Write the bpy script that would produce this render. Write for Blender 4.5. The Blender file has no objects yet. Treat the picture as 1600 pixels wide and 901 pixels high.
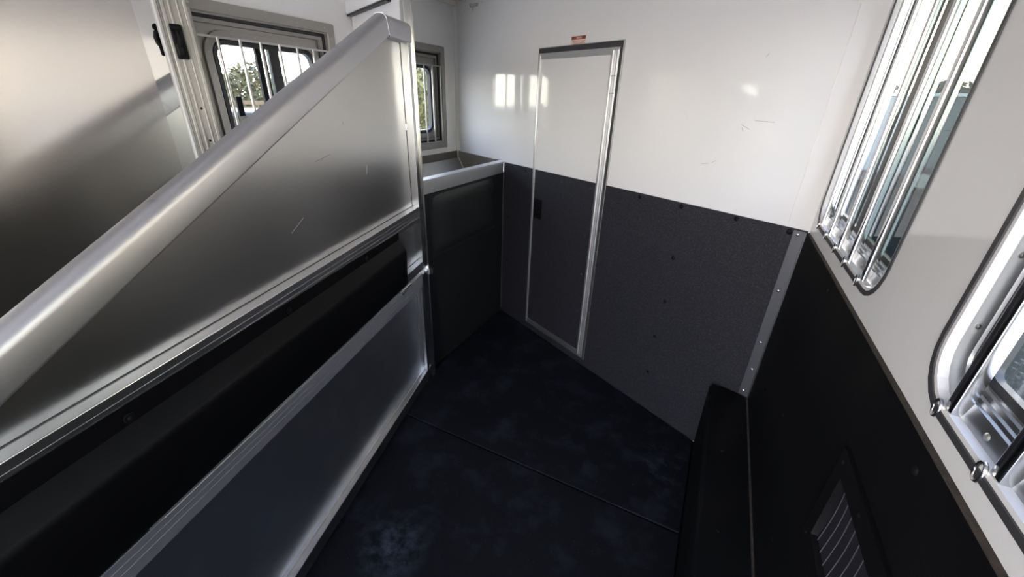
import bpy, bmesh, math, random
from mathutils import Vector, Matrix
random.seed(7)
sc = bpy.context.scene
COL = sc.collection
PI = math.pi

# ------------------------------------------------------------------ camera
CAM_H = 1.55
YAW, PITCH, ROLL, FPX = -0.456433714, 0.441883552, 0.034053854, 628.226
def cam_matrix():
    f0 = Vector((math.sin(YAW), math.cos(YAW), 0)); r0 = Vector((math.cos(YAW), -math.sin(YAW), 0)); u0 = Vector((0, 0, 1))
    f = f0*math.cos(PITCH) - u0*math.sin(PITCH)
    u = u0*math.cos(PITCH) + f0*math.sin(PITCH)
    r = r0*math.cos(ROLL) + u*math.sin(ROLL)
    u2 = u*math.cos(ROLL) - r0*math.sin(ROLL)
    m = Matrix((r, u2, -f)).transposed().to_4x4()
    m.translation = Vector((0, 0, CAM_H))
    return m
cd = bpy.data.cameras.new('camera'); cam = bpy.data.objects.new('camera', cd); COL.objects.link(cam)
cam.matrix_world = cam_matrix()
cd.sensor_width = 36.0; cd.sensor_fit = 'HORIZONTAL'; cd.lens = FPX/1600*36.0
cd.clip_start = 0.02; cd.clip_end = 500
sc.camera = cam

# ------------------------------------------------------------------ sky and exposure
w = bpy.data.worlds.new('sky'); sc.world = w; w.use_nodes = True
nt = w.node_tree; nt.nodes.clear()
out = nt.nodes.new('ShaderNodeOutputWorld'); bg = nt.nodes.new('ShaderNodeBackground')
# hazy evening sky: pale and warm along the horizon, bluer overhead, a little warmer towards the low sun (front right)
tc = nt.nodes.new('ShaderNodeTexCoord'); sx = nt.nodes.new('ShaderNodeSeparateXYZ'); nt.links.new(tc.outputs['Generated'], sx.inputs[0])
ramp = nt.nodes.new('ShaderNodeValToRGB'); cr = ramp.color_ramp
cr.elements[0].position = 0.0; cr.elements[0].color = (1.0, 0.89, 0.75, 1)
cr.elements[1].position = 1.0; cr.elements[1].color = (0.26, 0.35, 0.62, 1)
for p_, c_ in ((0.12, (0.97, 0.91, 0.85, 1)), (0.35, (0.58, 0.66, 0.88, 1))):
    e_ = cr.elements.new(p_); e_.color = c_
nt.links.new(sx.outputs[2], ramp.inputs[0])
dt = nt.nodes.new('ShaderNodeVectorMath'); dt.operation = 'DOT_PRODUCT'; dt.inputs[1].default_value = (0.60, 0.80, 0.0)
nt.links.new(tc.outputs['Generated'], dt.inputs[0])
mr = nt.nodes.new('ShaderNodeMapRange'); mr.inputs[1].default_value = -0.2; mr.inputs[2].default_value = 1.0
nt.links.new(dt.outputs['Value'], mr.inputs[0])
warm = nt.nodes.new('ShaderNodeMix'); warm.data_type = 'RGBA'; warm.blend_type = 'MULTIPLY'
warm.inputs[7].default_value = (1.18, 0.99, 0.76, 1)
nt.links.new(mr.outputs[0], warm.inputs[0]); nt.links.new(ramp.outputs[0], warm.inputs[6]); nt.links.new(warm.outputs[2], bg.inputs[0])
nt.links.new(bg.outputs[0], out.inputs[0])
bg.inputs[1].default_value = 3.0
sc.view_settings.view_transform = 'Standard'; sc.view_settings.look = 'None'
sc.view_settings.gamma = 1.0; sc.view_settings.use_curve_mapping = False
sc.view_settings.exposure = 2.34
sc.cycles.use_denoising = True
sc.cycles.max_bounces = 14; sc.cycles.diffuse_bounces = 6; sc.cycles.glossy_bounces = 6
sc.cycles.transparent_max_bounces = 24
sc.cycles.sample_clamp_indirect = 6.0
sc.cycles.caustics_reflective = True

# ------------------------------------------------------------------ materials
def mat(name, col, rough=0.5, metal=0.0, spec=0.5, noise=None, bump=None, rnoise=None, aniso=None, coat=0.0):
    m = bpy.data.materials.new(name); m.use_nodes = True
    nt = m.node_tree; b = nt.nodes['Principled BSDF']
    b.inputs['Base Color'].default_value = (*col, 1); b.inputs['Roughness'].default_value = rough
    b.inputs['Metallic'].default_value = metal; b.inputs['Specular IOR Level'].default_value = spec
    if coat: b.inputs['Coat Weight'].default_value = coat; b.inputs['Coat Roughness'].default_value = 0.08
    tc = nt.nodes.new('ShaderNodeTexCoord')
    def ntex(scale, stretch=(1, 1, 1), detail=4):
        mp = nt.nodes.new('ShaderNodeMapping'); mp.inputs['Scale'].default_value = stretch
        nt.links.new(tc.outputs['Object'], mp.inputs['Vector'])
        n = nt.nodes.new('ShaderNodeTexNoise'); n.inputs['Scale'].default_value = scale; n.inputs['Detail'].default_value = detail
        nt.links.new(mp.outputs[0], n.inputs['Vector']); return n
    if noise:                                   # (scale, second colour, low, high, stretch)
        n = ntex(noise[0], noise[4] if len(noise) > 4 else (1, 1, 1), 6)
        r = nt.nodes.new('ShaderNodeMapRange'); r.inputs[1].default_value = noise[2]; r.inputs[2].default_value = noise[3]
        nt.links.new(n.outputs['Fac'], r.inputs[0])
        mx = nt.nodes.new('ShaderNodeMix'); mx.data_type = 'RGBA'
        mx.inputs[6].default_value = (*col, 1); mx.inputs[7].default_value = (*noise[1], 1)
        nt.links.new(r.outputs[0], mx.inputs[0]); nt.links.new(mx.outputs[2], b.inputs['Base Color'])
    if rnoise:                                  # (scale, low, high, stretch)
        n = ntex(rnoise[0], rnoise[3] if len(rnoise) > 3 else (1, 1, 1), 5)
        r = nt.nodes.new('ShaderNodeMapRange'); r.inputs[1].default_value = 0.3; r.inputs[2].default_value = 0.7
        r.inputs[3].default_value = rnoise[1]; r.inputs[4].default_value = rnoise[2]
        nt.links.new(n.outputs['Fac'], r.inputs[0]); nt.links.new(r.outputs[0], b.inputs['Roughness'])
    if bump:                                    # (scale, strength, distance, stretch)
        n = ntex(bump[0], bump[3] if len(bump) > 3 else (1, 1, 1), 3)
        bp_ = nt.nodes.new('ShaderNodeBump'); bp_.inputs['Strength'].default_value = bump[1]; bp_.inputs['Distance'].default_value = bump[2]
        nt.links.new(n.outputs['Fac'], bp_.inputs['Height']); nt.links.new(bp_.outputs[0], b.inputs['Normal'])
    return m

M = {}
M['white'] = mat('white_painted_aluminium', (0.79, 0.78, 0.77), 0.07, spec=0.5)
M['ceil'] = mat('white_ceiling', (0.80, 0.77, 0.72), 0.4)
M['kick_front'] = mat('speckled_grey_rubber', (0.0155, 0.0158, 0.0215), 0.6, spec=0.3, noise=(170, (0.046, 0.045, 0.050), 0.48, 0.8), bump=(420, 0.35, 0.002))
M['kick'] = mat('black_rubber_lining', (0.0045, 0.0047, 0.0055), 0.6, spec=0.10, noise=(5, (0.008, 0.008, 0.0085), 0.45, 0.8), bump=(300, 0.2, 0.001))
M['vinyl'] = mat('black_vinyl', (0.004, 0.004, 0.0045), 0.42, spec=0.11, bump=(500, 0.08, 0.001))
M['sheet'] = mat('brushed_aluminium_sheet', (0.66, 0.655, 0.64), 0.275, 1.0)
M['sheet_wall'] = mat('satin_aluminium_wall_sheet', (0.62, 0.60, 0.57), 0.17, 1.0, rnoise=(4, 0.15, 0.18, (1, 1, 1)))
M['alu'] = mat('mill_aluminium_extrusion', (0.60, 0.60, 0.60), 0.28, 1.0)
M['alu_door'] = mat('satin_door_frame', (0.80, 0.80, 0.80), 0.42, 1.0)
M['alu_strip'] = mat('grey_corner_strip', (0.17, 0.175, 0.19), 0.45, 0.8)
M['vinyl_lit'] = mat('lit_black_vinyl', (0.018, 0.019, 0.020), 0.42, spec=0.3)  # black vinyl lightened: light on the manger cushion is in the colour
M['kick_manger'] = mat('lit_black_rubber_front', (0.013, 0.0135, 0.0145), 0.6, spec=0.25, bump=(300, 0.2, 0.001))  # black rubber lightened: light on the manger front is in the colour
M['alu_worn'] = mat('scuffed_aluminium_rail', (0.64, 0.64, 0.67), 0.45, 1.0, noise=(11, (0.20, 0.20, 0.22), 0.66, 0.80))
M['alu_lip'] = mat('satin_aluminium_lip', (0.70, 0.71, 0.73), 0.5, 1.0)
M['alu_rail'] = mat('plain_aluminium_rail', (0.72, 0.72, 0.74), 0.29, 1.0)
M['alu_win'] = mat('window_frame_aluminium', (0.44, 0.455, 0.465), 0.30, 1.0)
M['alu_scuffed'] = mat('scuffed_lower_rail', (0.60, 0.60, 0.63), 0.58, 1.0, noise=(14, (0.22, 0.22, 0.24), 0.62, 0.74, (0.5, 1, 1)))
M['sheet_low'] = mat('sky_tinted_scuffed_sheet', (0.58, 0.61, 0.68), 0.36, 1.0, noise=(5, (0.74, 0.76, 0.80), 0.5, 0.8))  # scuffs, with the blue sky reflection also tinted into the colour
M['alu_bright'] = mat('bright_aluminium_trim', (0.80, 0.80, 0.79), 0.22, 1.0)
M['alu_dull'] = mat('dull_anodised_aluminium', (0.46, 0.46, 0.45), 0.42, 1.0)
M['alu_grey'] = mat('grey_feed_door_aluminium', (0.33, 0.315, 0.29), 0.38, 0.6)
M['chrome'] = mat('chrome', (0.66, 0.655, 0.645), 0.16, 1.0)
M['mirror'] = mat('polished_stainless', (0.72, 0.72, 0.70), 0.05, 1.0)
M['stainless'] = mat('stainless_trough', (0.44, 0.425, 0.40), 0.33, 1.0)
M['black'] = mat('black_rubber_gasket', (0.014, 0.014, 0.015), 0.5)
M['dgasket'] = mat('charcoal_gasket', (0.045, 0.044, 0.048), 0.5)
M['plastic'] = mat('black_plastic', (0.005, 0.005, 0.006), 0.55, spec=0.15)
M['caulk'] = mat('white_caulk', (0.75, 0.75, 0.73), 0.5)
M['red'] = mat('red_print', (0.42, 0.06, 0.04), 0.5)
M['darkred'] = mat('dark_red_print', (0.16, 0.03, 0.02), 0.5)
M['paper'] = mat('cream_label', (0.72, 0.66, 0.56), 0.5)
M['vent_mesh'] = mat('grey_ribbed_vent', (0.018, 0.018, 0.024), 0.6, spec=0.2)
M['vent_rib'] = mat('vent_rib_edge', (0.05, 0.05, 0.055), 0.6)
M['wood_edge'] = mat('raw_lining_edge', (0.055, 0.04, 0.03), 0.8, noise=(60, (0.03, 0.025, 0.02), 0.4, 0.6))
def mat_mat():
    m = mat('dusty_black_rubber_mat', (0.0125, 0.0135, 0.017), 0.65, spec=0.15, bump=(180, 0.25, 0.0015))
    nt = m.node_tree; b = nt.nodes['Principled BSDF']; g = nt.nodes.new('ShaderNodeNewGeometry')
    def nz(scale, detail, lo, hi):
        n = nt.nodes.new('ShaderNodeTexNoise'); n.inputs['Scale'].default_value = scale; n.inputs['Detail'].default_value = detail
        n.inputs['Roughness'].default_value = 0.65
        nt.links.new(g.outputs['Position'], n.inputs['Vector'])
        r = nt.nodes.new('ShaderNodeMapRange'); r.inputs[1].default_value = lo; r.inputs[2].default_value = hi
        nt.links.new(n.outputs['Fac'], r.inputs[0]); return r.outputs[0]
    def spot(x, y, rad):
        v = nt.nodes.new('ShaderNodeVectorMath'); v.operation = 'DISTANCE'; v.inputs[1].default_value = (x, y, 0)
        nt.links.new(g.outputs['Position'], v.inputs[0])
        r = nt.nodes.new('ShaderNodeMapRange'); r.inputs[1].default_value = rad; r.inputs[2].default_value = rad*0.15
        nt.links.new(v.outputs['Value'], r.inputs[0]); return r.outputs[0]
    def mth(op, a, c):
        n = nt.nodes.new('ShaderNodeMath'); n.operation = op; n.use_clamp = True
        for i, q in enumerate((a, c)):
            if isinstance(q, (int, float)): n.inputs[i].default_value = q
            else: nt.links.new(q, n.inputs[i])
        return n.outputs[0]
    fac = mth('MULTIPLY', nz(6, 8, 0.5, 0.85), 0.45)
    sp = mth('ADD', mth('MULTIPLY', spot(-0.80, 0.68, 0.16), nz(22, 6, 0.42, 0.72)), mth('MULTIPLY', spot(0.08, 1.55, 0.20), mth('MULTIPLY', nz(16, 7, 0.48, 0.75), 0.7)))
    specks = mth('MULTIPLY', nz(95, 1, 0.755, 0.78), 0.8)
    fac = mth('ADD', mth('ADD', fac, sp), specks)
    mx = nt.nodes.new('ShaderNodeMix'); mx.data_type = 'RGBA'
    mx.inputs[6].default_value = (0.0055, 0.006, 0.0088, 1); mx.inputs[7].default_value = (0.050, 0.064, 0.088, 1)
    nt.links.new(fac, mx.inputs[0]); nt.links.new(mx.outputs[2], b.inputs['Base Color'])
    return m
M['mat'] = mat_mat()
def glass_mat(name, tint, gloss=1.0):
    m = bpy.data.materials.new(name); m.use_nodes = True; nt = m.node_tree; nt.nodes.clear()
    o = nt.nodes.new('ShaderNodeOutputMaterial'); t = nt.nodes.new('ShaderNodeBsdfTransparent'); t.inputs[0].default_value = (*tint, 1)
    g = nt.nodes.new('ShaderNodeBsdfGlossy'); g.inputs['Roughness'].default_value = 0.01; g.inputs[0].default_value = (0.9, 0.95, 0.95, 1)
    fr = nt.nodes.new('ShaderNodeFresnel'); fr.inputs[0].default_value = 1.45
    mx = nt.nodes.new('ShaderNodeMixShader')
    ge = nt.nodes.new('ShaderNodeNewGeometry'); iv = nt.nodes.new('ShaderNodeMath'); iv.operation = 'SUBTRACT'; iv.inputs[0].default_value = 1.0
    nt.links.new(ge.outputs['Backfacing'], iv.inputs[1])
    ml = nt.nodes.new('ShaderNodeMath'); ml.operation = 'MULTIPLY'      # reflect on the outer faces only, not inside the pane
    nt.links.new(fr.outputs[0], ml.inputs[0]); nt.links.new(iv.outputs[0], ml.inputs[1])
    nt.links.new(ml.outputs[0], mx.inputs[0]); nt.links.new(t.outputs[0], mx.inputs[1]); nt.links.new(g.outputs[0], mx.inputs[2])
    nt.links.new(mx.outputs[0], o.inputs[0]); return m
M['glass'] = glass_mat('clear_window_glass', (0.88, 0.92, 0.92))
M['glass_tint'] = glass_mat('grey_tinted_window_glass', (0.34, 0.40, 0.39))
# outdoors
M['ground'] = mat('warm_bounce_concrete', (0.51, 0.46, 0.39), 0.9, noise=(4, (0.42, 0.38, 0.32), 0.4, 0.7))  # sunlit warmth put into the colour, to bounce light up into the trailer
M['gravel'] = mat('dark_gravel', (0.005, 0.0062, 0.0056), 0.9, spec=0.1, noise=(26, (0.05, 0.056, 0.05), 0.55, 0.75))
M['grass'] = mat('pale_yard', (0.10, 0.095, 0.075), 0.9, noise=(0.8, (0.06, 0.062, 0.04), 0.4, 0.6))
M['leaf'] = mat('olive_leaves', (0.035, 0.038, 0.014), 0.8, noise=(1.5, (0.085, 0.078, 0.030), 0.4, 0.6))
M['leaf_dark'] = mat('dull_green_leaves', (0.030, 0.032, 0.018), 0.8, noise=(1.5, (0.055, 0.054, 0.028), 0.4, 0.6))
M['leaf_light'] = mat('yellow_green_leaves', (0.12, 0.11, 0.035), 0.8, noise=(1.5, (0.06, 0.062, 0.022), 0.4, 0.6))
M['bark'] = mat('bark', (0.10, 0.08, 0.06), 0.9)
M['trailer_shaded'] = mat('shaded_white_trailer_skin', (0.085, 0.108, 0.112), 0.35)  # white skin darkened to teal: shade and glass tint put into the colour
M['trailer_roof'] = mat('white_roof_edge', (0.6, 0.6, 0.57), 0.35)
M['tyre'] = mat('tyre_rubber', (0.015, 0.015, 0.015), 0.8)
M['wood'] = mat('weathered_wood', (0.11, 0.08, 0.045), 0.8, noise=(8, (0.07, 0.05, 0.03), 0.4, 0.6, (1, 1, 6)))
M['truck'] = mat('black_truck_paint', (0.006, 0.006, 0.007), 0.5, spec=0.2)
M['truckglass'] = mat('dark_truck_glass', (0.008, 0.009, 0.01), 0.2, spec=0.3)
M['siding'] = mat('pale_siding', (0.16, 0.17, 0.175), 0.6)

# ------------------------------------------------------------------ mesh helpers
class MB:
    def __init__(s): s.v = []; s.f = []
    def add(s, vs, fs):
        o = len(s.v); s.v += [tuple(v) for v in vs]; s.f += [tuple(i+o for i in f) for f in fs]; return s
    def box(s, x0, x1, y0, y1, z0, z1):
        x0, x1 = min(x0, x1), max(x0, x1); y0, y1 = min(y0, y1), max(y0, y1); z0, z1 = min(z0, z1), max(z0, z1)
        return s.add([(x0,y0,z0),(x1,y0,z0),(x1,y1,z0),(x0,y1,z0),(x0,y0,z1),(x1,y0,z1),(x1,y1,z1),(x0,y1,z1)],
                     [(0,3,2,1),(4,5,6,7),(0,1,5,4),(1,2,6,5),(2,3,7,6),(3,0,4,7)])
    def prism(s, pts, axis, a, b):               # closed polygon extruded along an axis
        n = len(pts)
        def P(p, t): return (t, p[0], p[1]) if axis == 'x' else ((p[0], t, p[1]) if axis == 'y' else (p[0], p[1], t))
        vs = [P(p, a) for p in pts] + [P(p, b) for p in pts]
        fs = [tuple(range(n)), tuple(range(2*n-1, n-1, -1))] + [(i, n+i, n+(i+1) % n, (i+1) % n) for i in range(n)]
        return s.add(vs, fs)
    def tube(s, p0, p1, r, seg=10, r1=None):
        p0 = Vector(p0); p1 = Vector(p1); d = (p1-p0).normalized(); r1 = r if r1 is None else r1
        a = d.orthogonal().normalized(); b = d.cross(a)
        vs = []
        for p, rr in ((p0, r), (p1, r1)):
            for k in range(seg):
                t = 2*PI*k/seg; vs.append(p + (a*math.cos(t) + b*math.sin(t))*rr)
        fs = [(k, (k+1) % seg, seg+(k+1) % seg, seg+k) for k in range(seg)] + [tuple(range(seg-1, -1, -1)), tuple(range(seg, 2*seg))]
        return s.add(vs, fs)
    def path_tube(s, pts, r, seg=8, closed=False):
        pts = [Vector(p) for p in pts]; n = len(pts); rings = []
        up = None
        for i, p in enumerate(pts):
            if closed: d = (pts[(i+1) % n]-pts[i-1]).normalized()
            else: d = (pts[min(i+1, n-1)]-pts[max(i-1, 0)]).normalized()
            if up is None: up = d.orthogonal().normalized()
            a = (up - d*up.dot(d)).normalized(); up = a; b = d.cross(a)
            rings.append([p + (a*math.cos(2*PI*k/seg)+b*math.sin(2*PI*k/seg))*r for k in range(seg)])
        vs = [v for rg in rings for v in rg]; fs = []
        for i in range(n if closed else n-1):
            j = (i+1) % n
            for k in range(seg): fs.append((i*seg+k, i*seg+(k+1) % seg, j*seg+(k+1) % seg, j*seg+k))
        if not closed: fs += [tuple(range(seg-1, -1, -1)), tuple(range((n-1)*seg, n*seg))]
        return s.add(vs, fs)
    def loft(s, rings, closed_ring=True, caps=False):
        n = len(rings[0]); vs = [v for r in rings for v in r]; fs = []
        for i in range(len(rings)-1):
            for k in range(n if closed_ring else n-1):
                fs.append((i*n+k, i*n+(k+1) % n, (i+1)*n+(k+1) % n, (i+1)*n+k))
        if caps: fs += [tuple(range(n-1, -1, -1)), tuple(range((len(rings)-1)*n, len(rings)*n))]
        return s.add(vs, fs)
    def dome(s, c, n, r, h):                     # rivet head
        c = Vector(c); n = Vector(n).normalized(); a = n.orthogonal().normalized(); b = n.cross(a); seg = 8
        rings = []
        for (rr, hh) in ((1, 0), (0.8, 0.6), (0.35, 1)):
            rings.append([c + (a*math.cos(2*PI*k/seg)+b*math.sin(2*PI*k/seg))*r*rr + n*h*hh for k in range(seg)])
        return s.loft(rings, caps=True)
    def build(s, name, m, parent=None, smooth=None, bevel=0, loc=None, rz=None):
        me = bpy.data.meshes.new(name); me.from_pydata(s.v, [], s.f); me.update()
        bm = bmesh.new(); bm.from_mesh(me); bmesh.ops.recalc_face_normals(bm, faces=bm.faces); bm.to_mesh(me); bm.free()
        return link(name, me, m, parent, smooth, bevel, loc, rz)
def link(name, me, m, parent=None, smooth=None, bevel=0, loc=None, rz=None):
    me.materials.append(M[m] if isinstance(m, str) else m)
    if smooth:
        for p in me.polygons: p.use_smooth = True
        me.set_sharp_from_angle(angle=math.radians(smooth))
    o = bpy.data.objects.new(name, me); COL.objects.link(o)
    if parent: o.parent = parent
    if loc: o.location = loc
    if rz is not None: o.rotation_euler = (0, 0, rz)
    if bevel:
        b = o.modifiers.new('bevel', 'BEVEL'); b.width = bevel; b.segments = 2; b.limit_method = 'ANGLE'; b.angle_limit = math.radians(40)
    return o
def again(o, parent, loc=None):                  # a copy of a part that shares its mesh
    c = o.copy(); COL.objects.link(c); c.parent = parent
    if loc is not None: c.location = loc
    return c
def tag(o, label, cat=None, group=None, kind=None):
    o['label'] = label
    if cat: o['category'] = cat
    if group: o['group'] = group
    if kind: o['kind'] = kind
    return o
def thing(name, loc, rz, label, cat, group=None, kind=None):
    o = bpy.data.objects.new(name, None); COL.objects.link(o); o.location = loc; o.rotation_euler = (0, 0, rz)
    o.empty_display_size = 0.05
    return tag(o, label, cat, group, kind)
def rrect(x0, x1, z0, z1, r, seg=6):             # rounded rectangle as 2-D points
    r = max(r, 0.0005); pts = []
    for cx, cz, a0 in ((x1-r, z1-r, 0), (x0+r, z1-r, PI/2), (x0+r, z0+r, PI), (x1-r, z0+r, 1.5*PI)):
        for k in range(seg+1):
            a = a0 + PI/2*k/seg; pts.append((cx+r*math.cos(a), cz+r*math.sin(a)))
    return pts
def ring(w, h, inset, r, y, z0=0, seg=6):        # ring of a window frame in its local frame
    return [(p[0], y, p[1]) for p in rrect(-w/2+inset, w/2-inset, z0+inset, z0+h-inset, max(r-inset, 0.004), seg)]
def slab(name, outer, holes, y0, y1, m, parent=None, loc=None, rz=None, bevel=0):   # plate in x-z with holes, thick in y
    bm = bmesh.new(); loops = []
    for poly in [outer]+holes:
        vs = [bm.verts.new((p[0], y0, p[1])) for p in poly]
        loops.append([bm.edges.new((vs[i], vs[(i+1) % len(vs)])) for i in range(len(vs))])
    bmesh.ops.triangle_fill(bm, use_beauty=True, use_dissolve=False, edges=[e for l in loops for e in l])
    r = bmesh.ops.extrude_face_region(bm, geom=list(bm.faces))
    bmesh.ops.translate(bm, vec=(0, y1-y0, 0), verts=[g for g in r['geom'] if isinstance(g, bmesh.types.BMVert)])
    bmesh.ops.recalc_face_normals(bm, faces=bm.faces)
    me = bpy.data.meshes.new(name); bm.to_mesh(me); bm.free()
    return link(name, me, m, parent, None, bevel, loc, rz)
_rivet = {}
def rivet(parent, x, y, z, m='alu_bright', r=0.006, h=0.003, name='rivet', axis=(0, 1, 0)):
    key = (m, r, h, axis)
    if key not in _rivet:
        o = MB().dome((0, 0, 0), axis, r, h).build(name, m, parent, 60); o.location = (x, y, z); _rivet[key] = o
    else:
        o = again(_rivet[key], parent, (x, y, z)); o.name = name
    return o

# ------------------------------------------------------------------ plan of the trailer
XL, XR = -1.917, 0.3325
AF = 2.68645896                                   # direction of the slanted front wall
CF, SF = math.cos(AF), math.sin(AF)
F0 = (XR, 1.7313)                                 # front / right corner
FLEN = (XL-XR)/CF
def yF(x): return F0[1] + (x-XR)*SF/CF
CEIL = 2.14; YB = -1.6; KICK = 1.15; MXF = -1.344  # manger front
POST = (-1.312, 1.584)
def yP(x): return POST[1] + (x-POST[0])*SF/CF     # head partition, parallel to the front wall
RZR, RZL = PI/2, -PI/2

# ------------------------------------------------------------------ the setting
fl = MB().prism([(XL-.05, YB), (XR+.05, YB), (XR+.05, yF(XR+.05)), (XL-.05, yF(XL-.05))], 'z', -0.10, -0.012).build('floor', 'kick')
tag(fl, 'black trailer floor under the rubber mats', 'floor', kind='structure')
ce = MB().prism([(XL-.05, YB), (XR+.05, YB), (XR+.05, yF(XR+.05)), (XL-.05, yF(XL-.05))], 'z', CEIL, CEIL+.05).build('ceiling', 'ceil')
tag(ce, 'white trailer ceiling above the stalls', 'ceiling', kind='structure')

# right wall: local x runs forward along +y, local y points into the room
W1 = dict(y0=0.968, y1=1.700, z0=1.186, z1=1.930)
W2 = dict(y0=-0.010, y1=0.722, z0=1.177, z1=1.930)
W3 = dict(y0=-0.988, y1=-0.256, z0=1.177, z1=1.930)
def hole(Wd, ins=0.02, r=0.09): return rrect(Wd['y0']+ins, Wd['y1']-ins, Wd['z0']+ins, Wd['z1']-ins, r-ins, 6)
wr = slab('wall_right', [(YB, -0.1), (yF(XR), -0.1), (yF(XR), CEIL), (YB, CEIL)], [hole(W1), hole(W2), hole(W3)], 0.0, -0.05, 'white', None, (XR, 0, 0), RZR)
tag(wr, 'white right side wall with two barred windows and black rubber lining below', 'wall', kind='structure')
VY0, VY1, VZ0, VZ1 = 0.36, 0.774, 0.752, 0.988
kr = slab('kick_panel', [(YB+.01, 0.0), (yF(XR)-.008, 0.0), (yF(XR)-.008, KICK-.004), (YB+.01, KICK-.004)],
          [[(VY0+.02, VZ0+.02), (VY1-.02, VZ0+.02), (VY1-.02, VZ1-.02), (VY0+.02, VZ1-.02)]], 0.0, 0.008, 'kick', wr)
kr['label'] = 'smooth black rubber lining'
e = MB().box(YB+.01, yF(XR)-.05, 0.0, 0.0078, KICK-.004, KICK-.0012).build('lining_edge', 'wood_edge', wr)
for (yy, zz) in ((1.25, 1.11), (0.60, 1.11), (0.35, 1.11), (1.2, .72), (0.9, .55), (0.62, .62), (1.5, 0.6)):
    rivet(wr, yy, 0.008, zz, 'plastic', 0.007, 0.003, 'screw')

# front wall: local x runs from the right corner to the left, local y points into the room
fw = MB().box(0, FLEN, -0.05, 0, -0.1, CEIL).build('wall_front', 'white', None, loc=(F0[0], F0[1], 0), rz=AF)
tag(fw, 'glossy white slanted front wall with speckled grey rubber lining below', 'wall', kind='structure')
DS0, DS1, DZ0, DZ1 = 0.949, 1.546, 0.046, 1.804      # door in the front wall
MS = (MXF-XR)/CF                                      # where the manger front meets it
kf = MB().box(0.004, DS0-.002, 0, 0.008, 0.0, KICK).build('kick_panel', 'kick_front', fw); kf['label'] = 'speckled grey rubber lining right of the door'
kf = MB().box(DS1+.002, MS-.002, 0, 0.008, 0.0, KICK).build('kick_panel', 'kick_front', fw); kf['label'] = 'speckled grey rubber lining between door and manger'
MB().box(DS0-.002, DS1+.002, 0, 0.008, 0.0, DZ0-.002).build('kick_panel', 'kick_front', fw)
MB().tube((0.075, 0.0005, KICK), (0.075, 0.0005, CEIL), 0.0016, 6).build('panel_seam', 'ceil', fw)
MB().box(MS-.007, MS-.001, 0.008, 0.013, 0.02, 1.08).build('edge_bead', 'alu_dull', fw)
for (s, z) in ((.729, 1.133), (.503, 1.134), (.257, 1.137), (.49, .892), (.484, .663), (.499, .454), (.495, .228), (.06, 1.135), (1.62, 1.13), (1.80, .78), (1.80, .45)):
    rivet(fw, s, 0.008, z, 'plastic', 0.011, 0.005, 'screw')

for (s0_, z0_, s1_, z1_) in ((.30, 1.47, .335, 1.485), (.322, 1.462, .33, 1.475), (.22, 1.50, .29, 1.502), (.43, 1.33, .46, 1.325), (.415, 1.335, .40, 1.345), (.30, 1.72, .31, 1.71)):
    MB().tube((s0_, .0002, z0_), (s1_, .0002, z1_), .0009, 5).build('scuff', 'alu_dull', fw)
# left wall: local x runs backward (-y), local y points into the room
L1 = dict(y0=1.000, y1=1.730, z0=1.195, z1=1.857)
L2 = dict(y0=1.950, y1=2.680, z0=1.195, z1=1.857)
L3 = dict(y0=0.050, y1=0.780, z0=1.195, z1=1.857); L4 = dict(y0=-0.900, y1=-0.170, z0=1.195, z1=1.857)
def holeL(Wd, ins=0.04): return rrect(-Wd['y1']+ins, -Wd['y0']-ins, Wd['z0']+ins, Wd['z1']-ins, 0.004, 1)
wl = slab('wall_left', [(-yF(XL), -0.1), (-YB, -0.1), (-YB, CEIL), (-yF(XL), CEIL)], [holeL(L1), holeL(L2), holeL(L3), holeL(L4)], 0.0, -0.05, 'white', None, (XL, 0, 0), RZL)
tag(wl, 'white left side wall holding the two framed feed door windows', 'wall', kind='structure')
MB().box(-yP(XL)+.02, -YB-.02, 0, 0.008, 0, KICK).build('kick_panel', 'kick', wl)
# rear frame around the open back
wb = MB().box(XL-.05, XL+.12, YB-.05, YB, -0.1, CEIL).box(XR-.06, XR+.05, YB-.05, YB, -0.1, CEIL).box(XL+.12, XR-.06, YB-.05, YB, CEIL-.08, CEIL).build('wall_back', 'white')
tag(wb, 'white rear frame around the open back of the trailer', 'wall', kind='structure')

# corner trims
t = thing('trim_1', (F0[0], F0[1], 0), AF, 'aluminium corner strip with rivets between front and right lining', 'trim', kind='structure')
MB().box(0.006, 0.046, 0.0082, 0.0112, 0.395, 1.146).build('strip', 'alu_strip', t, bevel=0.0008)
MB().box(0.002, 0.008, 0.0082, 0.016, 0.392, 1.146).build('edge', 'alu_bright', t)
for (s, z) in ((.03, 1.132), (.03, .905), (.028, .668), (.026, .534), (.03, .418)): rivet(t, s, 0.0112, z, 'alu_bright', 0.0065, 0.003)
t = MB().prism([(XL, yF(XL)), (XL+.028, yF(XL+.028)), (XL, yF(XL)-.022)], 'z', 1.16, CEIL).build('trim_2', 'white')
tag(t, 'slim white corner moulding above the manger', 'trim', kind='structure')
t = MB().box(0.0, 0.03, YB, yF(XL)-.02, CEIL-.025, CEIL).build('trim_3', 'ceil', None, loc=(XL, 0, 0))
tag(t, 'white ceiling moulding along the left wall', 'trim', kind='structure')

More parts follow.
